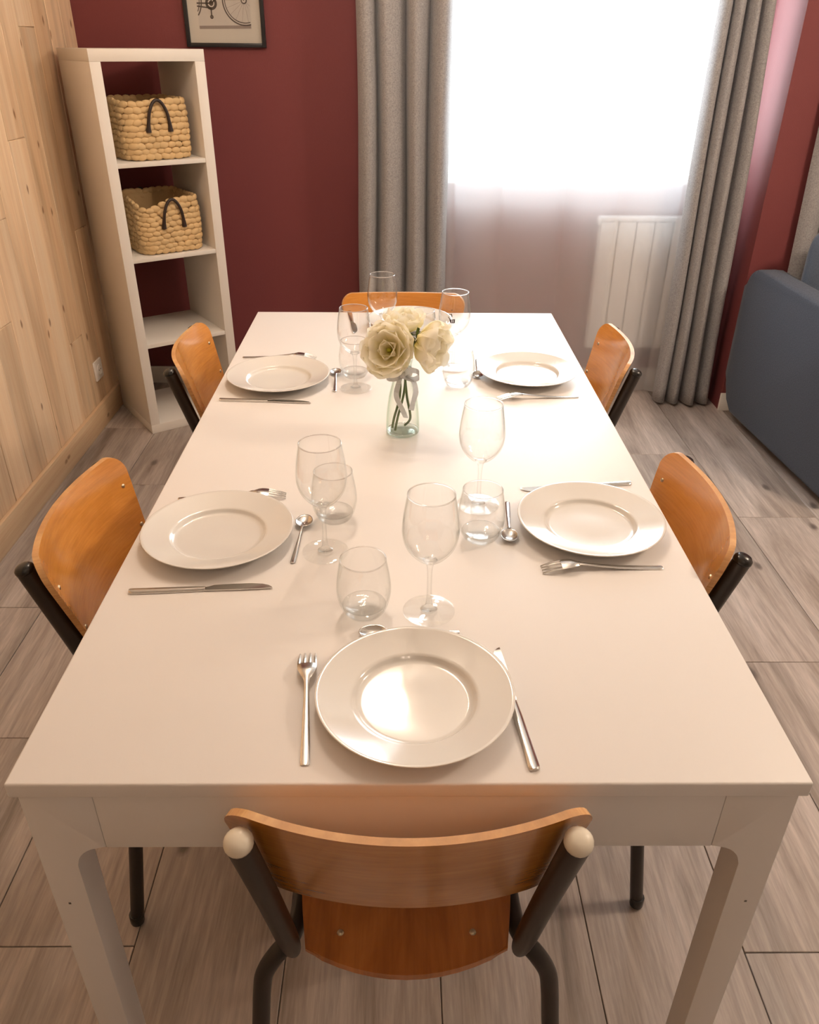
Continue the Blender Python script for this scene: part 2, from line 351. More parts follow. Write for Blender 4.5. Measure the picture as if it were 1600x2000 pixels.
WX0, WX1, WZ0, WZ1, WT = .02, 1.42, .930, 2.2, .30
bm = bmesh.new()
add_box(bm, X0-.1, WX0, Y1, Y1+WT, -.1, H+.1); add_box(bm, WX1, PX, Y1, Y1+WT, -.1, H+.1)
add_box(bm, WX0, WX1, Y1, Y1+WT, -.1, WZ0); add_box(bm, WX0, WX1, Y1, Y1+WT, WZ1, H+.1)
struct(link('wall_back', finish(bm, 'wall_back'), M['red']))
struct(link('wall_right', box_me('wall_right', PX, X1+.1, PY, Y1+WT, -.1, H+.1), M['red']))
struct(link('wall_far_right', box_me('wall_far_right', X1, X1+.15, Y0-.1, PY, -.1, H+.1), M['white_wall']))
struct(link('wall_rear', box_me('wall_rear', X0-.1, X1+.15, Y0-.15, Y0, -.1, H+.1), simple('taupe_paint', (.36, .33, .30), .8)))
struct(link('ceiling', box_me('ceiling', X0-.1, X1+.15, Y0-.15, Y1+WT, H, H+.15), M['ceiling']))
struct(link('baseboard_back', box_me('baseboard_back', -1.306, PX-.001, Y1-.013, Y1-.0002, .0002, .085, .003), M['white_trim']))
struct(link('baseboard_right', box_me('baseboard_right', PX-.006, X1-.001, PY-.013, PY-.0002, .0002, .085, .003), M['white_trim']))

# ------------------------------------------------------------------ window
win = bpy.data.objects.new('window_1', None); COL.objects.link(win); struct(win); win.location = (.72, Y1+.16, WZ0)
win['label'] = 'white framed double casement window glowing with daylight behind the sheer'
def wpart(name, x0, x1, y0, y1, z0, z1, m, bev=.004, parent=None):
    o = link(name, box_me(name, x0, x1, y0, y1, z0, z1, bev), m, parent or win); return o
hw, hz = .6994, WZ1-WZ0-.0006
wpart('window_sill', -hw+.0005, hw-.0005, -.158, .02, .0004, .018, M['white_trim'], .002)
for a in ((-hw, -hw+.05, .022, hz), (hw-.05, hw, .022, hz), (-hw+.05, hw-.05, .022, .072), (-hw+.05, hw-.05, hz-.05, hz)):
    wpart('frame', a[0], a[1], 0, .06, a[2], a[3], M['white_trim'])
for s in (-1, 1):
    xi, xo = (.002, hw-.052)
    xa, xb = (xi, xo) if s > 0 else (-xo, -xi)
    sash = wpart('sash', xa, xa+.045, -.02, .035, .074, hz-.052, M['white_trim'])
    for a in ((xb-.045, xb, .074, hz-.052), (xa+.045, xb-.045, .074, .125), (xa+.045, xb-.045, hz-.10, hz-.052)):
        wpart('sash_rail', a[0], a[1], -.02, .035, a[2], a[3], M['white_trim'], .004, sash)
    wpart('pane', xa+.043, xb-.043, .004, .010, .123, hz-.098, M['pane'], 0, sash)
hd = wpart('window_handle', -.012, .012, -.03, -.02, .55, .62, M['white_trim'], .003)
link('handle_lever', tube_me('handle_lever', [(0, -.03, .585), (0, -.055, .585), (0, -.058, .57), (0, -.058, .49)], .008), M['white_trim'], hd)

# ------------------------------------------------------------------ rails and curtains
rail = link('curtain_rail', box_me('curtain_rail', -.30, PX-.003, 2.845, 3.06, 2.462, H-.0005, .003), M['white_trim'])
tag(rail, 'white double curtain rail fixed to the ceiling above the window', 'curtain rail')
def curtain(name, label, xt, xb, yc, n, amp, z0, z1, m, cat, seed=0, phase=0, thick=.0022, nu=260, side=1.0, group=None):
    """xt / xb: (left,right) at top and bottom; wavy cloth hanging from the rail"""
    rnd = random.Random(seed); ph = [rnd.uniform(0, 6.28) for _ in range(6)]
    wv = [rnd.uniform(.75, 1.3) for _ in range(n+1)]; tot = sum(wv[:n]); acc = [0]
    for w in wv[:n]: acc.append(acc[-1]+w/tot)
    def warp(u):
        for i in range(n):
            if u <= acc[i+1]+1e-9: return (i + (u-acc[i])/(acc[i+1]-acc[i]))
        return n
    def fn(u, v):
        z = z0 + (z1-z0)*v; k = (1-v)**1.2
        xl = xt[0]*(1-k)+xb[0]*k; xr = xt[1]*(1-k)+xb[1]*k
        q = warp(u); th = 2*PI*q + phase + .25*math.sin(2.2*z+ph[0])
        a = amp*(1+.25*math.sin(3*u*6+ph[1]))*(.85+.3*k)
        wdt = (xr-xl)/n
        x = xl + (xr-xl)*u - side*wdt*.09*math.sin(th) + .004*math.sin(4*z+ph[2]+u*5)
        y = yc - a*(2*math.sqrt(math.sin(th/2)**2+.02)-1) - .008*math.sin(3.1*z+ph[3]+u*7)*k
        return (x, y, z)
    o = link(name, grid_me(name, fn, nu, 40, thick=thick), m)
    return tag(o, label, cat, group)
curtain('curtain', 'grey linen curtain hanging straight at the left of the window', (-.19, .18), (-.195, .19), 2.955, 4, .062, .012, 2.4605, M['curtain'], 'curtain', 3, group='grey linen curtains')
curtain('curtain', 'grey linen curtain at the right of the window, spreading out towards the sofa', (1.180, 1.372), (1.19, 1.455), 2.905, 4, .046, .012, 2.4605, M['curtain'], 'curtain', 11, phase=.6, group='grey linen curtains')
curtain('curtain', 'grey linen curtain behind the sofa cushion at the right edge', (1.60, 1.95), (1.62, 1.97), 2.775, 4, .018, .40, 2.4665, M['curtain'], 'curtain', 23, group='grey linen curtains')
r2 = link('curtain_rail', box_me('curtain_rail', 1.55, 3.2, 2.70, 2.79, 2.468, H-.0005, .003), M['white_trim']); tag(r2, 'white curtain rail fixed to the ceiling above the sofa', 'curtain rail')
curtain('sheer_curtain', 'translucent white voile curtain across the window and radiator', (.06, 1.40), (.05, 1.34), 3.03, 6, .010, .006, 2.4605, M['sheer'], 'curtain', 5, thick=0, nu=300, side=.4)

# ------------------------------------------------------------------ radiator
rad = thing('radiator', 'white panel radiator with vertical flutes behind the sheer curtain', 'radiator', (1.12, 3.10, .20))
link('radiator_body', box_me('radiator_body', -.245, .245, -.005, .028, 0, .60, .006), M['radiator'], rad)
for i in range(6):
    xa = -.245 + i*.49/6
    link('flute', box_me('flute', xa+.0030, xa+.49/6-.0030, -.024, -.004, .008, .585, .006), M['radiator'], rad)
link('top_grille', box_me('top_grille', -.248, .248, -.026, .030, .586, .606, .004), M['radiator'], rad)
link('side_cap', box_me('side_cap', -.256, -.243, -.022, .028, .57, .60, .004), M['radiator'], rad)
for s in (-.16, .16): link('wall_bracket', box_me('wall_bracket', s-.015, s+.015, .026, .0395, .1, .5), M['radiator'], rad)

# ------------------------------------------------------------------ wall socket
so = thing('wall_socket', 'white square wall socket on the pine cladding beside the shelf', 'socket', (-1.325, 2.674, .238))
link('faceplate', box_me('faceplate', 0, .010, -.042, .042, -.042, .042, .004), M['socket'], so)
sm = lathe_me('socket_well', [(0, .003), (.019, .003), (.019, .0), (.023, .0), (.023, .004), (0.0205, .0045), (.0205, .0035)], 24)
w_ = link('socket_well', sm, M['socket'], so); w_.rotation_euler = (0, PI/2, 0); w_.location = (.0095, 0, 0)
for s in (-1, 1):
    h_ = link('contact_hole', lathe_me('contact_hole', [(0, .0008), (.0028, .0008), (.0028, 0)], 10), M['socket_dark'], so); h_.rotation_euler = (0, PI/2, 0); h_.location = (.0127, s*.0095, 0)

# ------------------------------------------------------------------ framed bicycle print
fx0, fx1, fz0, fz1 = -.878, -.560, 1.442, 1.87
pic = thing('picture_frame', 'black framed bicycle print hanging on the burgundy wall', 'picture', ((fx0+fx1)/2, Y1, fz0))
hwf, hh = (fx1-fx0)/2, fz1-fz0
for a in ((-hwf, -hwf+.015, 0, hh), (hwf-.015, hwf, 0, hh), (-hwf+.015, hwf-.015, 0, .015), (-hwf+.015, hwf-.015, hh-.015, hh)):
    link('frame_bar', box_me('frame_bar', a[0], a[1], -.022, -.0005, a[2], a[3], .0015), M['black'], pic)
link('paper', box_me('paper', -hwf+.014, hwf-.014, -.008, -.004, .014, hh-.014), M['paper'], pic)
iw0, iw1, iz0, iz1 = -.105, .105, .062, .372
pr_ = link('print_sheet', box_me('print_sheet', iw0, iw1, -.0085, -.0079, iz0, iz1), M['print_bg'], pic)
def ribbon(bm, pts, w, y=-.0089):
    P = [Vector((p[0], 0, p[1])) for p in pts]; prev = None
    for i, p in enumerate(P):
        t = (P[min(i+1, len(P)-1)]-P[max(i-1, 0)]); t.normalize(); n_ = Vector((-t.z, 0, t.x))*w/2
        a = [bm.verts.new((q.x, y, q.z)) for q in (p-n_, p+n_)]
        if prev: bm.faces.new((prev[0], a[0], a[1], prev[1]))
        prev = a
def arc(cx, cz, r, clip=True):
    run, out = [], []
    for i in range(97):
        a = 2*PI*i/96; x, z = cx+r*math.cos(a), cz+r*math.sin(a)
        if iw0 < x < iw1 and iz0 < z < iz1: run.append((x, z))
        elif run: out.append(run); run = []
    if run: out.append(run)
    return [r_ for r_ in out if len(r_) > 1]
bm = bmesh.new()
for cx in (-.170, .082):
    for r, w in ((.084, .0045), (.076, .003), (.010, .004)):
        for run in arc(cx, .160, r): ribbon(bm, run, w)
for pts in ([(-.105, .150), (-.048, .150)], [(-.105, .140), (-.050, .134)], [(-.048, .148), (-.03, .25)], [(-.048, .148), (.05, .235)], [(-.03, .25), (.046, .25)], [(.046, .262), (.058, .21), (.082, .160)], [(.046, .262), (.04, .28), (.07, .285)], [(-.06, .262), (-.008, .262)], [(-.050, .135), (-.050, .108)]): ribbon(bm, pts, .005)
for r, w in ((.018, .010), (.006, .006)):
    for run in arc(-.048, .150, r): ribbon(bm, run, w)
for run in arc(-.050, .104, .004): ribbon(bm, run, .006)
link('bicycle_drawing', finish(bm, 'bicycle_drawing'), M['ink'], pr_)
bm = bmesh.new()
for k in range(18):
    a = 2*PI*k/18; pts = [(.082+r*math.cos(a), .160+r*math.sin(a)) for r in (.01, .03, .05, .075)]; pts = [p for p in pts if p[0] < iw1]
    if len(pts) > 1: ribbon(bm, pts, .0008)
ribbon(bm, [(iw0+.002, .068), (iw1-.002, .071)], .011, -.0087)
link('ground_shading', finish(bm, 'ground_shading'), M['ink_soft'], pr_)
link('glass_pane', box_me('glass_pane', -hwf+.013, hwf-.013, -.0135, -.0115, .013, hh-.013), M['pane'], pic)

# ------------------------------------------------------------------ shelf unit and baskets
SA = math.radians(35)
sh = thing('shelf_unit', 'tall narrow white open shelf unit standing askew in the corner', 'shelf', (-1.082, 2.526, 0), SA)
SW, SD, SH, TH = .42, .388, 1.437, .039
for xa in (0, SW-TH): link('side_panel', box_me('side_panel', xa, xa+TH, 0, SD, TH, SH-TH, .0012), M['shelf'], sh)
link('top_panel', box_me('top_panel', 0, SW, 0, SD, SH-TH, SH, .0012), M['shelf'], sh)
link('bottom_panel', box_me('bottom_panel', 0, SW, 0, SD, .0003, TH, .0012), M['shelf'], sh)
SZ = (.388, .730, 1.072)
for z in SZ: link('shelf_board', box_me('shelf_board', TH, SW-TH, .002, SD-.002, z-.016, z, .0008), M['shelf'], sh)

def rrect(t, w, d, r):
    """point and normal on a rounded rectangle centred at 0"""
    a, b = w-2*r, d-2*r; per = 2*(a+b)+2*PI*r; s = (t % 1)*per
    segs_ = [('l', (-a/2, -d/2), (1, 0), a, (0, -1)), ('c', (a/2, -d/2+r), -PI/2), ('l', (w/2, -b/2), (0, 1), b, (1, 0)), ('c', (a/2, b/2), 0),
             ('l', (a/2, d/2), (-1, 0), a, (0, 1)), ('c', (-a/2, b/2), PI/2), ('l', (-w/2, b/2), (0, -1), b, (-1, 0)), ('c', (-a/2, -b/2), PI)]
    for g in segs_:
        ln = g[3] if g[0] == 'l' else PI*r/2
        if s <= ln:
            if g[0] == 'l': return Vector((g[1][0]+g[2][0]*s, g[1][1]+g[2][1]*s, 0)), Vector((*g[4], 0))
            ang = g[2]+s/r; cx, cy = g[1] if g[2] != -PI/2 else (a/2, -b/2)
            n_ = Vector((math.cos(ang), math.sin(ang), 0)); return Vector((cx, cy, 0))+r*n_, n_
        s -= ln
    return Vector((-a/2, -d/2, 0)), Vector((0, -1, 0))
def basket(label, loc, rz, dent, seed):
    rnd = random.Random(seed); B = thing('woven_basket', label, 'basket', loc, rz, 'woven baskets on the white shelf')
    W, D, HB, R_ = .245, .29, .205, .05; rows, cnt = 10, 35
    def top(t):  # rim height factor with a dent at one corner
        p, _ = rrect(t, W, D, R_); q = math.exp(-((p.x+W*.36)**2+(p.y+D*.48)**2)/.004); return 1-dent*q
    bm = bmesh.new()
    for j in range(rows):
        for i in range(cnt):
            t = (i + .5*(j % 2) + rnd.uniform(-.12, .12))/cnt
            z = (j+.55)/rows*HB*top(t); bulge = 1 + .035*math.sin(PI*(j+.5)/rows)
            p, n_ = rrect(t, W*bulge, D*bulge, R_); tg = Vector((-n_.y, n_.x, 0))
            tilt = rnd.uniform(-.25, .25); up = Vector((0, 0, 1))
            ax = (tg*math.cos(tilt)+up*math.sin(tilt)); ay = n_; az = ax.cross(ay)
            s = rnd.uniform(.9, 1.15); off = rnd.uniform(-.002, .002)
            mtx = Matrix(((ax.x*.0196*s, ay.x*.0085, az.x*.0122*s, p.x+n_.x*off), (ax.y*.0196*s, ay.y*.0085, az.y*.0122*s, p.y+n_.y*off), (ax.z*.0196*s, ay.z*.0085, az.z*.0122*s, max(z, .0135)), (0, 0, 0, 1)))
            bmesh.ops.create_icosphere(bm, subdivisions=2, radius=1, matrix=mtx)
    o = link('woven_side', finish(bm, 'woven_side', 'all'), M['straw'], B); o['kind'] = 'stuff'
    # inner wall and floor behind the stitches
    def fn(u, v):
        p, n_ = rrect(u, W-.004, D-.004, R_); return (p.x, p.y, .004+v*(HB*.94*top(u)-.004))
    link('inner_lining', grid_me('inner_lining', fn, 60, 6, True, thick=.003), M['straw'], B)
    link('basket_floor', box_me('basket_floor', -W/2+.02, W/2-.02, -D/2+.02, D/2-.02, .0005, .008, .002), M['straw'], B)
    for s in (-1, 1):
        y = s*(D/2+.013)
        hx = .008
        pts = catmull([(-.042+.0, y, .098), (-.040, y+s*.004, .125), (-.033, y+s*.008, .162), (-.018, y+s*.008, .192), (0, y+s*.008, .203), (.018, y+s*.008, .192), (.033, y+s*.008, .162), (.040, y+s*.004, .125), (.042, y, .098)], 5)
        n_ = len(pts); rr = [0.0058+.0045*max(0, 1-min(i, n_-1-i)/6) for i in range(n_)]
        link('handle', tube_me('handle', pts, rr, 10), M['leather'], B)
    return B
u_ = Vector((math.cos(SA), math.sin(SA), 0)); w2 = Vector((-math.sin(SA), math.cos(SA), 0)); FLc = Vector((-1.082, 2.526, 0))
for z, lab, dent, sx, sy, sd, ra in ((SZ[2], 'straw basket with dark leather handle on the topmost shelf board', .04, .222, .178, 1, .0), (SZ[1], 'straw basket with a sagging front corner on the second shelf board', .16, .222, .176, 2, .03)):
    p = FLc + u_*sx + w2*sy; basket(lab, (p.x, p.y, z+.0005), SA+ra, dent, sd)

# ------------------------------------------------------------------ dining table
tb = thing('dining_table', 'long white rectangular dining table set for six', 'table', (0, .9, 0))
link('tabletop', box_me('tabletop', -.45, .45, -.9, .9, .728, .75, .003, 3), M['table'], tb)
def leg_poly(s):
    pts = [(.443, .0005), (.443, .728), (.360, .728), (.360, .634)]
    for k in range(9):
        a = PI/2*k/8; pts.append((.366 + .034*math.sin(a), .600+.034*math.cos(a)) )
    pts.append((.402, .0005))
    return [(s*x, z) for x, z in pts]
for s in (-1, 1):
    for (ya, yb) in ((-.893, -.848), (.848, .893)):
        lg = link('leg', prism_me('leg', leg_poly(s), 'y', ya, yb, .0012), M['table'], tb)
        if ya < 0: link('screw_hole', box_me('screw_hole', s*.425-.0015, s*.425+.0015, ya-.0004, ya+.001, .525, .528), M['socket_dark'], lg)
for ya, yb in ((-.893, -.875), (.875, .893)): link('end_apron', box_me('end_apron', -.3595, .3595, ya, yb, .634, .728, .0008), M['table'], tb)
for s in (-1, 1): link('side_apron', box_me('side_apron', *sorted((s*.443, s*.425)), -.8475, .8475, .634, .728, .0008), M['table'], tb)

# ------------------------------------------------------------------ chairs
def back_me():
    """curved plywood backrest: outline with rounded top corners, bent around a vertical axis, leaning back"""
    nx, nz = 36, 14; ZB, ZT = .600, .790; th = .0095
    def halfw(z):
        f = (z-ZB)/(ZT-ZB); w = .158 + .031*min(1, f*1.25)
        r = .034
        if z > ZT-r: d = (z-(ZT-r))/r; w -= r*(1-math.sqrt(max(0, 1-d*d)))
        rb = .018
        if z < ZB+rb: d = ((ZB+rb)-z)/rb; w -= rb*(1-math.sqrt(max(0, 1-d*d)))
        return w
    zs = [ZB, ZB+.002, ZB+.006, ZB+.012, ZB+.018] + [ZB+.018+(ZT-.034-ZB-.018)*k/6 for k in range(1, 7)] + [ZT-.034+.034*math.sin(PI/2*k/7) for k in range(1, 8)]
    zs[-1] = ZT-.0003; bm = bmesh.new(); F, Bk = [], []
    for z in zs:
        w = halfw(z); f = (z-ZB)/(ZT-ZB); rf, rb = [], []
        for i in range(nx+1):
            x = w*(2*i/nx-1); y = -.050-.060*f + .040*(x/.187)**2*1.0
            sl = 2*.040*x/.187**2; ln = math.sqrt(1+sl*sl); nxv, nyv = -sl/ln, 1/ln
            dz = .006*(x/.187)**2*f
            rf.append(bm.verts.new((x+nxv*th/2, y+nyv*th/2, z+dz))); rb.append(bm.verts.new((x-nxv*th/2, y-nyv*th/2, z+dz)))
        F.append(rf); Bk.append(rb)
    for A, flip in ((F, 0), (Bk, 1)):
        for j in range(len(zs)-1):
            for i in range(nx):
                q = (A[j][i], A[j][i+1], A[j+1][i+1], A[j+1][i]); bm.faces.new(q[::-1] if flip else q)
    edge = []
    for j in range(len(zs)-1):
        edge.append(bm.faces.new((F[j][0], F[j+1][0], Bk[j+1][0], Bk[j][0]))); edge.append(bm.faces.new((F[j][-1], Bk[j][-1], Bk[j+1][-1], F[j+1][-1])))
    for i in range(nx):
        edge.append(bm.faces.new((F[-1][i], F[-1][i+1], Bk[-1][i+1], Bk[-1][i]))); edge.append(bm.faces.new((F[0][i], Bk[0][i], Bk[0][i+1], F[0][i+1])))
    for f in edge: f.material_index = 1
    me = finish(bm, 'backrest', True); me.materials.append(M['ply']); me.materials.append(M['ply_edge']); return me
def seat_me():
    poly = []
    for k in range(13): x = .131*(-1+2*k/12); poly.append((x, -.048 + .036*(x/.131)**2))     # curved rear edge
    poly += [(.140, .04), (.158, .17), (.168, .255), (.166, .280), (.154, .302), (.128, .312), (-.128, .312), (-.154, .302), (-.166, .280), (-.168, .255), (-.158, .17), (-.140, .04)]
    bm = bmesh.new(); add_prism(bm, poly, 'z', 0, .0105); bmesh.ops.bevel(bm, geom=[e for e in bm.edges if abs(e.verts[0].co.z-e.verts[1].co.z) < 1e-6], offset=.0025, segments=2, affect='EDGES')
    me = finish(bm, 'seat', True); me.materials.append(M['ply_seat']); return me
BACK, SEAT = back_me(), seat_me()
TR = .0125
side_pts = {}
def side_frame(s):
    raw = [(s*.236, -.036, .012), (s*.222, -.024, .12), (s*.206, -.010, .25), (s*.198, -.003, .335), (s*.191, .0, .375), (s*.174, .004, .408), (s*.156, .016, .424), (s*.147, .045, .428), (s*.144, .12, .428), (s*.142, .21, .428), (s*.143, .245, .427), (s*.147, .272, .415), (s*.152, .284, .385), (s*.158, .288, .33), (s*.182, .302, .012)]
    return tube_me('side_frame', catmull(raw, 4), TR, 14)
def post_pts(s): return [(s*.150, .004, .418), (s*.1545, -.020, .505), (s*.1605, -.052, .62), (s*.169, -.097, .772)]
FR = {s: side_frame(s) for s in (-1, 1)}
PO = {s: tube_me('back_post', catmull(post_pts(s), 5), [.0095, .0118, .0132, .0140] + [.0145]*12, 16) for s in (-1, 1)}
CAPM = lathe_me('end_cap', [(0, .0075), (.006, .007), (.011, .005), (.0146, .001), (.0152, -.003), (.0148, -.006), (0, -.006)], 20, smooth='all')
FOOT = lathe_me('foot_cap', [(0, 0), (.0095, 0), (.0128, .003), (.0133, .007), (.0133, .024), (.0126, .027), (0, .027)], 14)
RIV = lathe_me('rivet', [(0, .0022), (.003, .0018), (.0048, 0), (.0048, -.001)], 10, smooth='all')
CROSS = tube_me('cross_tube', [(-.142, .23, .414), (.142, .23, .414)], .009, 10)
CROSSR = tube_me('cross_tube_rear', [(-.147, .045, .416), (.147, .045, .416)], .009, 10)
for me_ in (RIV,): me_.materials.append(M['rivet'])
def chair(label, loc, rz, capmat):
    c = thing('dining_chair', label, 'chair', loc, rz, 'plywood school chairs around the table')
    s_ = link('seat', SEAT, None, c); s_.location = (0, 0, .4405)
    b = link('backrest', BACK, None, c)
    for s in (-1, 1):
        f = link('leg_frame', FR[s], M['tube'], c)
        p = link('back_post', PO[s], M['tube'], c)
        e = link('end_cap', CAPM.copy(), None, p); e.data.materials.clear(); e.data.materials.append(capmat); e.location = (s*.1692, -.0982, .776); e.rotation_euler = (.28, s*.05, 0)
        for q in ((s*.2365, -.0365, 0.0003), (s*.1825, .3025, 0.0003)): 
            t = link('foot_cap', FOOT, M['cap_black'], f); t.location = q
        for z in (.655, .735):
            f_ = (z-.6)/.19; x = s*(.156+.012*f_); y = -.050-.060*f_+.040*(x/.187)**2+.0048
            r = link('rivet', RIV, None, b); r.location = (x*.985, y, z); r.rotation_euler = (-PI/2, 0, s*.32)
        r = link('rivet', RIV, None, s_); r.location = (s*.087, .008, .0106)
    link('cross_tube', CROSS, M['tube'], c); link('cross_tube', CROSSR, M['tube'], c)
    return c
chair('plywood school chair with ivory end caps at the near end of the table', (-.003, .006, 0), 0, M['cap_white'])
chair('plywood school chair on the left side nearest the camera', (-.478, .551, 0), -PI/2, M['cap_black'])
chair('plywood school chair on the right side nearest the camera', (.428, .584, 0), PI/2-.05, M['cap_black'])
chair('plywood school chair on the left side in front of the shelf unit', (-.480, 1.386, 0), -PI/2+.06, M['cap_black'])
chair('plywood school chair on the right side in front of the radiator', (.474, 1.398, 0), PI/2-.08, M['cap_black'])
chair('plywood school chair at the far end of the table by the window', (-.005, 1.772, 0), PI, M['cap_black'])

# ------------------------------------------------------------------ tableware
TZ = .7503
plate_prof = [(0, .0044), (.030, .0040), (.066, .0040), (.0715, .0046), (.0745, .0066), (.0765, .0098), (.0785, .0114), (.082, .0122), (.100, .0164), (.118, .0216), (.1222, .0230), (.1232, .0224), (.1222, .0210), (.100, .0134), (.082, .0086), (.076, .0040), (.070, .0), (.066, .0), (.064, .0018), (.030, .0018), (0, .0018)]
PLATE = lathe_me('plate', plate_prof, 96, smooth='all'); PLATE.materials.append(M['china'])
for (x, y), lab in (((.006, .126), 'off-white dinner plate at the near end of the table'), ((-.312, .508), 'off-white dinner plate in front of the nearer left chair'), ((.309, .544), 'off-white dinner plate in front of the nearer right chair'),
                    ((-.308, 1.218), 'off-white dinner plate in front of the farther left chair'), ((.300, 1.258), 'off-white dinner plate in front of the farther right chair'), ((.012, 1.668), 'off-white dinner plate at the far end behind the flowers')):
    o = link('dinner_plate', PLATE); o.location = (x, y, TZ); tag(o, lab, 'plate', 'off-white dinner plates')

# wine glasses: bowl, stem, foot
def bez(pts, n=8): return [(p.x, p.z) for p in catmull([(a, 0, b) for a, b in pts], n)]
bowl_out = bez([(.0046, .086), (.012, .0885), (.0235, .098), (.0345, .114), (.0392, .134), (.0382, .155), (.0352, .176), (.0322, .1930)], 5)
bowl_in = bez([(.0312, .1930), (.0342, .176), (.0371, .155), (.0380, .134), (.0332, .115), (.022, .1005), (.010, .093), (.0, .0915)], 5)
BOWL = lathe_me('bowl', bowl_out + [(.0318, .1936)] + [(max(0, r), z) for r, z in bowl_in], 56, smooth='all')
STEM = lathe_me('stem', [(0, .0035), (.0125, .0045), (.0072, .0075), (.0048, .014), (.0038, .026), (.0034, .045), (.0036, .065), (.0045, .078), (.0072, .0862), (.0105, .0888), (0, .0905)], 28, smooth='all')
FOOTG = lathe_me('foot', [(0, .0), (.036, .0), (.0376, .0008), (.0376, .0016), (.036, .0021), (.026, .0030), (.0125, .0046), (0, .0050)], 48)
RIM = lathe_me('rim', [(.0319+.0009*math.cos(2*PI*k/8), .1932+.0009*math.sin(2*PI*k/8)) for k in range(8)], 56, True, 'all'); RIM.materials.append(M['rim'])
BOWL.materials.append(M['glass']); STEM.materials.append(M['glass_solid']); FOOTG.materials.append(M['glass_foot'])
wines = [((.029, .312), 'stemmed wine glass standing behind the near-end plate'), ((-.133, .467), 'stemmed wine glass of the nearer left place, beside the spoon'), ((.126, .620), 'stemmed wine glass of the nearer right place, behind the tumbler'),
         ((-.1195, 1.172), 'stemmed wine glass left of the flower vase'), ((.119, 1.312), 'stemmed wine glass with dark printed mark, right of the flower vase'), ((-.061, 1.475), 'farthest stemmed wine glass, behind the cream flowers')]
wg = thing('wine_glass', '', 'glass', (0, 0, 0), 0, 'stemmed wine glasses')
link('bowl', BOWL, None, wg); link('stem', STEM, None, wg); link('foot', FOOTG, None, wg); link('rim', RIM, None, wg)
WG = []
for i, ((x, y), lab) in enumerate(wines):
    if i == 0: wg.location = (x, y, TZ); wg['label'] = lab; WG.append(wg)
    else: WG.append(dup(wg, (x, y, TZ), i*.7, lab))
# dark print on the bowl of the glass right of the vase
bm = bmesh.new()
def on_bowl(a, z):
    pr2 = sorted(bowl_out, key=lambda p: p[1])
    for (r0, z0), (r1, z1) in zip(pr2, pr2[1:]):
        if z0 <= z <= z1 and z1 > z0: r = r0+(r1-r0)*(z-z0)/(z1-z0); break
    r += .0003; return (r*math.cos(a), r*math.sin(a), z)
def stroke(a0, z0, a1, z1, w):
    n_ = 4; prev = None
    dx, dz = (a1-a0)*.036, z1-z0; l = math.hypot(dx, dz) or 1; ox, oz = -dz/l*w/2/.036, dx/l*w/2
    for k in range(n_+1):
        a, z = a0+(a1-a0)*k/n_, z0+(z1-z0)*k/n_
        v = (bm.verts.new(on_bowl(a-ox, z-oz)), bm.verts.new(on_bowl(a+ox, z+oz)))
        if prev: bm.faces.new((prev[0], v[0], v[1], prev[1]))
        prev = v
for a in ((-.06, .159, .06, .1597, .0012), (-.16, .149, .02, .149, .0014), (-.02, .151, .03, .144, .0018), (-.22, .143, -.1, .138, .0016), (-.1, .138, -.04, .1285, .0024), (-.02, .138, -.02, .1285, .002), (-.02, .129, .05, .129, .0018), (.07, .138, .07, .1285, .0022), (.07, .137, .13, .137, .0016), (.07, .129, .13, .129, .0016), (.17, .138, .17, .1285, .003), (.14, .1375, .22, .1375, .0016)):
    stroke(*a)
dk = link('printed_mark', finish(bm, 'printed_mark'), M['ink'], WG[4]); dk['label'] = 'small dark printed emblem on the bowl'
WG[4].rotation_euler = (0, 0, -PI/2-.25)

# stemless tumblers
tum_out = bez([(.0195, .0005), (.0265, .004), (.0335, .016), (.0380, .034), (.0386, .048), (.0366, .068), (.0322, .093)], 5)
tum_in = bez([(.0312, .093), (.0356, .068), (.0375, .048), (.0366, .034), (.0315, .019), (.021, .0115), (.0, .0095)], 5)
TUM = lathe_me('tumbler', [(0, .0012), (.012, .0010), (.0175, 0)] + tum_out + [(.0318, .0935)] + [(max(0, r), z) for r, z in tum_in], 56, smooth='all'); TUM.materials.append(M['glass'])
TBASE = lathe_me('tumbler_base', [(0, .0016), (.012, .0014), (.0185, .0012), (.0255, .0046), (.0318, .0155), (.0305, .0178), (.0208, .0108), (0, .0088)], 40, smooth='all'); TBASE.materials.append(M['glass_solid'])
RIMT = lathe_me('rim', [(.0319+.0009*math.cos(2*PI*k/8), .0932+.0009*math.sin(2*PI*k/8)) for k in range(8)], 56, True, 'all'); RIMT.materials.append(M['rim'])
tg_ = thing('tumbler', '', 'glass', (0, 0, 0), 0, 'stemless glass tumblers')
link('tumbler_body', TUM, None, tg_); link('thick_base', TBASE, None, tg_); link('rim', RIMT, None, tg_)
for i, ((x, y), lab) in enumerate([((-.064, .308), 'stemless tumbler behind the near-end plate, left of the wine glass'), ((-.125, .569), 'stemless tumbler of the nearer left place, behind the wine glass'), ((.120, .508), 'stemless tumbler of the nearer right place, beside the spoon'),
        ((.125, 1.192), 'stemless tumbler right of the flower vase'), ((-.125, 1.250), 'stemless tumbler left of the vase, behind the wine glass'), ((.046, 1.500), 'farthest stemless tumbler, behind the cream flowers')]):
    if i == 0: tg_.location = (x, y, TZ); tg_['label'] = lab
    else: dup(tg_, (x, y, TZ), i*.5, lab)

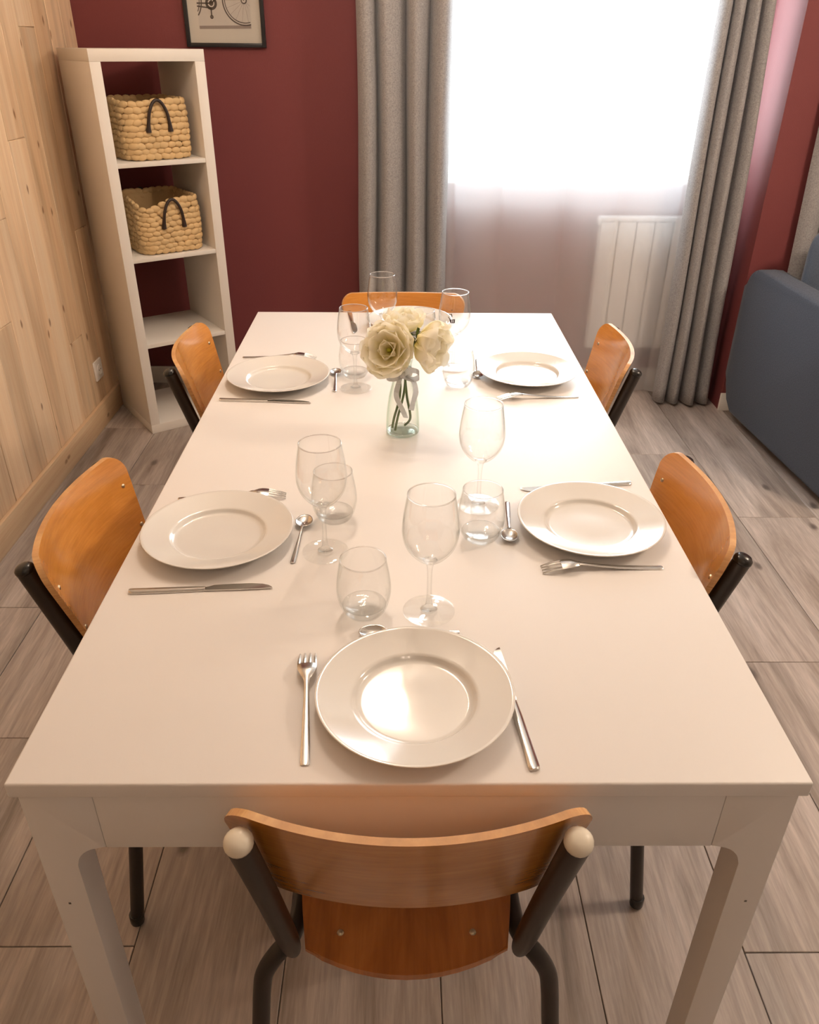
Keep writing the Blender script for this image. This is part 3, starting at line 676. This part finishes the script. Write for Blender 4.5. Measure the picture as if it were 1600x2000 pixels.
# cutlery: local +y from handle end to tip, lying on the table
def strip_me(name, secs, th, nx=6):
    """secs: (y, halfwidth, z, cup) cross sections; closed thin solid"""
    bm = bmesh.new(); Tp, Bt = [], []
    for (y, w, z, cup) in secs:
        a, b = [], []
        for i in range(nx+1):
            f = 2*i/nx-1; zz = z+cup*f*f; e = th*(1-.55*abs(f)**3)
            a.append(bm.verts.new((w*f, y, zz+e))); b.append(bm.verts.new((w*f, y, zz)))
        Tp.append(a); Bt.append(b)
    n = len(secs)
    for j in range(n-1):
        for i in range(nx): bm.faces.new((Tp[j][i], Tp[j][i+1], Tp[j+1][i+1], Tp[j+1][i])); bm.faces.new((Bt[j][i], Bt[j+1][i], Bt[j+1][i+1], Bt[j][i+1]))
        bm.faces.new((Tp[j][0], Tp[j+1][0], Bt[j+1][0], Bt[j][0])); bm.faces.new((Tp[j][nx], Bt[j][nx], Bt[j+1][nx], Tp[j+1][nx]))
    for j in (0, n-1):
        for i in range(nx): bm.faces.new((Tp[j][i], Bt[j][i], Bt[j][i+1], Tp[j][i+1]))
    me = finish(bm, name, True); me.materials.append(M['steel']); return me
def hump(y, L_, y0, h):   # forks lie tines down: the neck arches up
    if y < y0: return h*(max(0, y/y0))**2.2
    return h*max(0, 1-((y-y0)/(L_-y0))**1.7)
FL_ = .192
fork_handle = strip_me('handle', [(y, w, hump(y, FL_, .143, .013), 0) for y, w in ((0, .0035), (.0015, .0052), (.006, .0056), (.03, .0053), (.07, .0044), (.10, .0036), (.118, .0031), (.128, .0034), (.134, .005))], .0022)
fork_head = strip_me('fork_head', [(y, w, hump(y, FL_, .143, .013), -.0012) for y, w in ((.133, .0046), (.138, .0072), (.144, .0102), (.150, .0120), (.156, .0126), (.162, .0127))], .0018, 8)
TINE = []
for k in range(4):
    xc = -.0107+k*.00713
    secs = [(y, .0020*(1 if y < .187 else .6), hump(y, FL_, .143, .013)-.0012*(xc/.0126)**2+.0012*(y-.1615)/.0305, 0) for y in (.1615, .168, .175, .182, .188, .192)]
    me = strip_me('tine', secs, .0017, 2)
    for v in me.vertices: v.co.x += xc*(1-.06*(v.co.y-.16)/.03)
    TINE.append(me)
KL = .212
knife_handle = strip_me('handle', [(0, .0040, .0006, 0), (.0015, .0062, .0004, 0), (.006, .0068, .0003, 0), (.04, .0066, .0003, 0), (.085, .0058, .0003, 0), (.105, .0050, .0003, 0), (.112, .0045, .0003, 0)], .0042, 6)
def blade():
    bm = bmesh.new(); up, dn = [], []
    prof = [(.111, -.0045, .0045), (.116, -.0055, .0050), (.124, -.0088, .0052), (.150, -.0102, .0056), (.180, -.0100, .0054), (.196, -.0080, .0050), (.206, -.0040, .0046), (.211, .0010, .0042), (.212, .0032, .0040)]
    V = [[bm.verts.new(p) for p in ((a, y, .0009), (b, y, .0009), (b, y, .0030), (a, y, .0017))] for y, a, b in prof]
    for p, q in zip(V, V[1:]):
        for i in range(4): bm.faces.new((p[i], p[(i+1) % 4], q[(i+1) % 4], q[i]))
    bm.faces.new(V[0][::-1]); bm.faces.new(V[-1]); me = finish(bm, 'blade', True); me.materials.append(M['steel']); return me
BLADE = blade()
spoon_handle = strip_me('handle', [(0, .0026, .0012, 0), (.0012, .0038, .0010, 0), (.005, .0042, .0008, 0), (.03, .0039, .0012, 0), (.06, .0030, .0030, 0), (.085, .0023, .0060, 0), (.097, .0024, .0074, 0), (.101, .0034, .0072, 0)], .0020)
def spoon_bowl():
    def fn(u, v):
        a = 2*PI*u; r = v; x = .0150*r*math.sin(a); y = .1195+.0205*r*math.cos(a)*(1.0 if math.cos(a) > 0 else .97)
        z = .0012 + .0058*r**2.2 + .0006*r*(math.cos(a) < 0)
        return (x, y, z)
    me = grid_me('spoon_bowl', fn, 32, 10, True, thick=.0010); me.materials.append(M['steel']); return me
SBOWL = spoon_bowl()
def place(kind, label, tip, end, L_):
    t, e = Vector(tip), Vector(end); d = (t-e).normalized(); rz = math.atan2(-d.x, d.y)
    return thing(kind, label, kind, (e.x, e.y, TZ), rz, 'stainless ' + {'fork': 'forks', 'knife': 'knives', 'teaspoon': 'teaspoons'}[kind])
def fork(label, tip, end):
    o = place('fork', label, tip, end, FL_); link('handle', fork_handle, None, o); h_ = link('fork_head', fork_head, None, o)
    for m_ in TINE: link('tine', m_, None, h_)
def knife(label, tip, end):
    o = place('knife', label, tip, end, KL); link('handle', knife_handle, None, o); link('blade', BLADE, None, o)
def spoon(label, tip, end):
    o = place('teaspoon', label, tip, end, .14); link('handle', spoon_handle, None, o); link('spoon_bowl', SBOWL, None, o)
fork('steel fork left of the near-end plate', (-.136, .218), (-.120, .026))
fork('steel fork behind the nearer left plate', (-.219, .649), (-.411, .638))
fork('steel fork in front of the nearer right plate', (.208, .416), (.400, .423))
fork('steel fork behind the farther left plate, only its tip showing', (-.232, 1.381), (-.424, 1.386))
fork('steel fork in front of the farther right plate', (.211, 1.108), (.402, 1.124))
knife('steel table knife at the far end, seen through a wine glass', (-.143, 1.592), (-.170, 1.802))
knife('steel table knife right of the near-end plate', (.118, .229), (.140, .018))
knife('steel table knife in front of the nearer left plate', (-.205, .370), (-.416, .357))
knife('steel table knife behind the nearer right plate', (.207, .674), (.419, .701))
knife('steel table knife in front of the farther left plate', (-.218, 1.083), (-.428, 1.099))
spoon('teaspoon partly hidden behind the near-end plate', (-.068, .256), (.070, .262))
spoon('teaspoon right of the nearer left plate', (-.175, .573), (-.182, .433))
spoon('teaspoon left of the nearer right plate', (.167, .490), (.179, .628))
spoon('teaspoon right of the farther left plate, by the wine glass', (-.174, 1.290), (-.168, 1.150))
spoon('teaspoon left of the farther right plate, behind the tumbler', (.176, 1.236), (.186, 1.374))

# ------------------------------------------------------------------ vase with flowers
VX, VY = -.008, .928
vase = thing('flower_vase', 'small clear glass bottle vase with white ribbon, holding cream flowers', 'vase', (VX, VY, TZ))
vo_ = bez([(.030, .0), (.0345, .004), (.0350, .015), (.0335, .045), (.0290, .080), (.0215, .112), (.0180, .132), (.0180, .150), (.0205, .160)], 5)
vi_ = bez([(.0188, .160), (.0164, .150), (.0164, .132), (.0198, .112), (.0272, .080), (.0317, .045), (.0330, .015), (.030, .008), (.0, .006)], 5)
link('bottle', lathe_me('bottle', [(0, .002), (.02, .0015), (.026, 0)] + vo_ + [(.0197, .1615)] + [(max(0, r), z) for r, z in vi_], 48, smooth='all'), M['vase_glass'], vase)
link('bottle_base', lathe_me('bottle_base', [(0, .0024), (.02, .0020), (.0255, .0006), (.0295, .0006), (.0335, .0042), (.0336, .0068), (.029, .0066), (0, .0052)], 40, smooth='all'), M['glass_solid'], vase)
rb_ = link('ribbon', lathe_me('ribbon', [(.0187, .128), (.0192, .128), (.0192, .142), (.0187, .142)], 40, True), M['ribbon'], vase)
def ribbon3(name, path, w, parent, side=Vector((1, 0, 0))):
    P = catmull(path, 8); bm = bmesh.new(); prev = None
    for i, p in enumerate(P):
        a = .35*math.sin(i*.35); s_ = (side*math.cos(a)+Vector((0, 1, 0))*math.sin(a))*w/2
        v = (bm.verts.new(p-s_), bm.verts.new(p+s_))
        if prev: bm.faces.new((prev[0], v[0], v[1], prev[1]))
        prev = v
    bmesh.ops.solidify(bm, geom=bm.faces[:], thickness=.0005)
    return link(name, finish(bm, name, 'all'), M['ribbon'], parent)
ribbon3('ribbon_tail', [(-.004, -.021, .134), (-.010, -.030, .115), (-.013, -.036, .095), (-.002, -.040, .070), (.006, -.040, .050)], .011, rb_)
ribbon3('ribbon_tail', [(.005, -.020, .134), (.020, -.028, .125), (.026, -.034, .105), (.020, -.038, .080), (.017, -.039, .066)], .011, rb_)
for s in (-1, 1):
    ribbon3('ribbon_loop', [(0, -.021, .136), (s*.014, -.031, .148), (s*.029, -.033, .146), (s*.032, -.030, .134), (s*.018, -.027, .128), (0, -.021, .134)], .012, rb_, Vector((0, .5, .87)))
knot = link('ribbon_knot', lathe_me('ribbon_knot', [(0, -.006), (.005, -.005), (.0068, 0), (.005, .005), (0, .006)], 14, smooth='all'), M['ribbon'], rb_); knot.location = (0, -.0225, .135)

def petal_mesh(name, length, width, cup, seed, ruf=.05):
    """broad petal along +y from its base, cupped up in z, softly ruffled rim"""
    rnd = random.Random(seed); ph = [rnd.uniform(0, 6.28) for _ in range(4)]
    def fn(u, v):
        f = 2*u-1; w = width*(.14+.86*math.sin(min(1, v*1.02)*PI*.58)**.8)
        tip = 1-.34*abs(f)**2.4*v**2
        ang = cup*v**1.15
        y = length*tip*(math.sin(ang)/cup); z = length*tip*((1-math.cos(ang))/cup)
        z += .34*width*f*f*v*(1-.35*v); w *= (1-.18*v**8)
        ru = (v**4)*length*ruf
        return (w*f + ru*.5*math.sin(9*f+ph[2]), y + ru*.7*math.sin(5*f+ph[1]), z + ru*math.sin(6*f+ph[0]))
    me = grid_me(name, fn, 16, 14, uv=True); me.materials.append(M['petal']); return me
PET = [petal_mesh('petal', .062, .042, .95, 1, .09), petal_mesh('petal', .056, .037, 1.25, 2, .07), petal_mesh('petal', .047, .030, 1.5, 3), petal_mesh('petal', .036, .022, .9, 4, .04), petal_mesh('petal', .063, .044, .60, 5, .07), petal_mesh('petal', .050, .038, .75, 6, .06)]
STAMEN = tube_me('pistil', catmull([(0, 0, -.002), (.001, 0, .008), (0, 0, .017)], 3), [.004, .0038, .0036, .0036, .0038, .0042, .0030], 10)
SEPAL = petal_mesh('sepal', .026, .0060, .5, 9); SEPAL.materials.clear(); SEPAL.materials.append(M['green'])
def flower(label, head, face, stem, scale, rings, spin):
    """head: flower base; face: direction it opens to; stem: world points from head downwards"""
    F = thing('lisianthus', label, 'flower', head, 0, 'cream flowers in the vase')
    q = Vector(face).normalized().to_track_quat('Z', 'Y').to_matrix()
    def put(o, rot, s=1):
        o.matrix_local = (q @ rot).to_4x4() @ Matrix.Scale(s*scale, 4); return o
    for mi, n_, tilt, s in rings:
        for k in range(n_):
            rot = Matrix.Rotation(2*PI*k/n_+spin+mi*.5, 3, 'Z') @ Matrix.Rotation(tilt+random.uniform(-.08, .08), 3, 'X')
            put(link('petal', PET[mi], None, F), rot, s*random.uniform(.94, 1.06))
    put(link('pistil', STAMEN, M['pistil'], F), Matrix.Identity(3), 1)
    for k in range(5): put(link('sepal', SEPAL, None, F), Matrix.Rotation(2*PI*k/5, 3, 'Z') @ Matrix.Rotation(-.35, 3, 'X'), 1)
    pts = catmull([Vector(p)-Vector(head) for p in stem], 6)
    link('stem', tube_me('stem', pts, .0026, 8), M['green'], F)
    return F
V = Vector((VX, VY, TZ))
def vp(x, y, z): return (VX+x, VY+y, TZ+z)
flower('open cream flower with yellow heart facing the camera', vp(-.024, -.014, .182), (-.34, -.80, .42), [vp(-.024, -.014, .182), vp(-.014, -.006, .166), vp(-.007, .003, .140), vp(-.006, .006, .080), vp(-.018, .006, .030), vp(-.022, -.002, .010)], .98, [(4, 6, .08, 1), (4, 5, .26, .95), (5, 6, .42, 1), (3, 5, .70, 1)], .3)
flower('cream flower drooping to the right of the vase', vp(.028, -.002, .199), (.78, -.46, -.12), [vp(.028, -.002, .199), vp(.013, -.005, .184), vp(.007, -.006, .140), vp(.002, -.008, .090), vp(-.010, -.010, .040), vp(-.016, -.014, .010)], 1.14, [(0, 6, .42, 1), (1, 6, .50, 1), (2, 5, .75, 1)], .9)
flower('cream flower at the back, topmost in the vase', vp(.002, .034, .204), (.0, .0, 1), [vp(.002, .034, .204), vp(.002, .022, .182), vp(.002, .010, .150), vp(.008, .008, .080), vp(.016, .008, .030), vp(.004, .012, .010)], .92, [(0, 6, .30, 1), (1, 6, .50, 1), (2, 5, .8, 1)], .1)

# ------------------------------------------------------------------ sofa and cushion
SR = math.radians(3.4)
sofa = thing('sofa', 'blue-grey upholstered sofa with a broad rounded arm facing the table', 'sofa', (1.447, 2.775, 0), SR)
def rounded(name, x0, x1, y0, y1, z0, z1, r, m, seg=5):
    return link(name, box_me(name, x0, x1, y0, y1, z0, z1, r, seg), m, sofa)
# arm: outline in the y-z plane, rounded top rear corner, raked lower rear corner
def arm(x0, x1, dy):
    poly = [(-.90, .045), (-.10, .045), (-.045, .085), (-.008, .150), (0, .20), (0, .585)]
    for k in range(1, 9): a = PI/2*k/8; poly.append((-.085*(1-math.cos(a)), .585+.085*math.sin(a)))
    poly += [(-.80, .668), (-.86, .655), (-.90, .61)]
    bm = bmesh.new(); add_prism(bm, [(y+dy, z) for y, z in poly], 'x', x0, x1)
    bmesh.ops.bevel(bm, geom=[e for e in bm.edges if abs(e.verts[0].co.x-e.verts[1].co.x) < 1e-6], offset=.022, segments=4, affect='EDGES', profile=.5)
    link('arm', finish(bm, 'arm', 'all'), M['sofa'], sofa)
arm(0, .105, 0); arm(1.40, 1.505, -.10)
rounded('seat_base', .1055, 1.3995, -.86, -.125, .06, .27, .02, M['sofa'])
for a, b in ((.107, .751), (.754, 1.398)): rounded('seat_cushion', a, b, -.87, -.165, .272, .40, .04, M['sofa'])
rounded('sofa_back', .1055, 1.3995, -.15, -.095, .272, .60, .022, M['sofa'])
for x in (.082, 1.42):
    for y in (-.80, -.24): link('foot', lathe_me('foot', [(0, 0.0003), (.016, 0.0003), (.020, .05), (0, .05)], 16), M['black'], sofa).location = (x, y, 0)
def pillow(u, v):
    a, b = 2*PI*u, (v-.5)*PI
    def sp(c, e): return math.copysign(abs(c)**e, c)
    x = .205*sp(math.cos(a), .30)*sp(math.cos(b), .55); z = .22*sp(math.sin(a), .30)*sp(math.cos(b), .55); y = .055*sp(math.sin(b), .9)
    y *= 1 + .10*math.sin(14*x+6*z)*math.sin(9*z)
    return (x, y, z)
cu = link('cushion', grid_me('cushion', pillow, 64, 24, True), M['cushion']); cu.location = (1.782, 2.560, .626); cu.rotation_euler = (math.radians(-9), math.radians(4), math.radians(0))
tag(cu, 'dark blue square cushion leaning at the rear of the sofa', 'cushion')

# ------------------------------------------------------------------ lamps on the ceiling (outside the frame)
def lamp(label, loc, heads, power, radius, bulb):
    L_ = thing('ceiling_lamp', label, 'lamp', loc)
    link('canopy', lathe_me('canopy', [(0, 0), (.06, 0), (.06, -.02), (.05, -.026), (0, -.026)], 28), M['lamp_body'], L_)
    for k, (hx, hy) in enumerate(heads):
        link('arm', tube_me('arm', [(0, 0, -.018), (hx, hy, -.018), (hx, hy, -.06)], .008), M['lamp_body'], L_)
        g = link('globe', lathe_me('globe', [(0, -.135)] + [(.04*math.sin(PI*j/10), -.095-.04*math.cos(PI*j/10)) for j in range(1, 10)] + [(0, -.055)], 24, smooth='all'), bulb, L_); g.location = (hx, hy, 0)
        ld = bpy.data.lights.new('bulb_light', 'POINT'); ld.energy = power; ld.color = WARM; ld.shadow_soft_size = radius
        lo = bpy.data.objects.new('bulb_light', ld); COL.objects.link(lo); lo.parent = L_; lo.location = (hx, hy, -.20)
    return L_
BULB = emit('warm_bulb', WARM, 30)
lamp('three-globe ceiling lamp above the sitting area', (2.35, .85, H-.0005), [(-.16, 0), (.16, .05), (0, -.16)], 30, .06, BULB)
lamp('three-globe ceiling lamp above the dining table', (-.10, 1.42, H-.0005), [(-.06, -.26), (0, .03), (.05, .30)], 11.5, .05, BULB)
lamp('added three-globe fill lamp on the ceiling behind the camera', (.5, -1.5, H-.0005), [(-.16, 0), (.16, .05), (0, -.16)], .8, .06, BULB)  # added fill light, unseen: weak warm light on the table's front apron
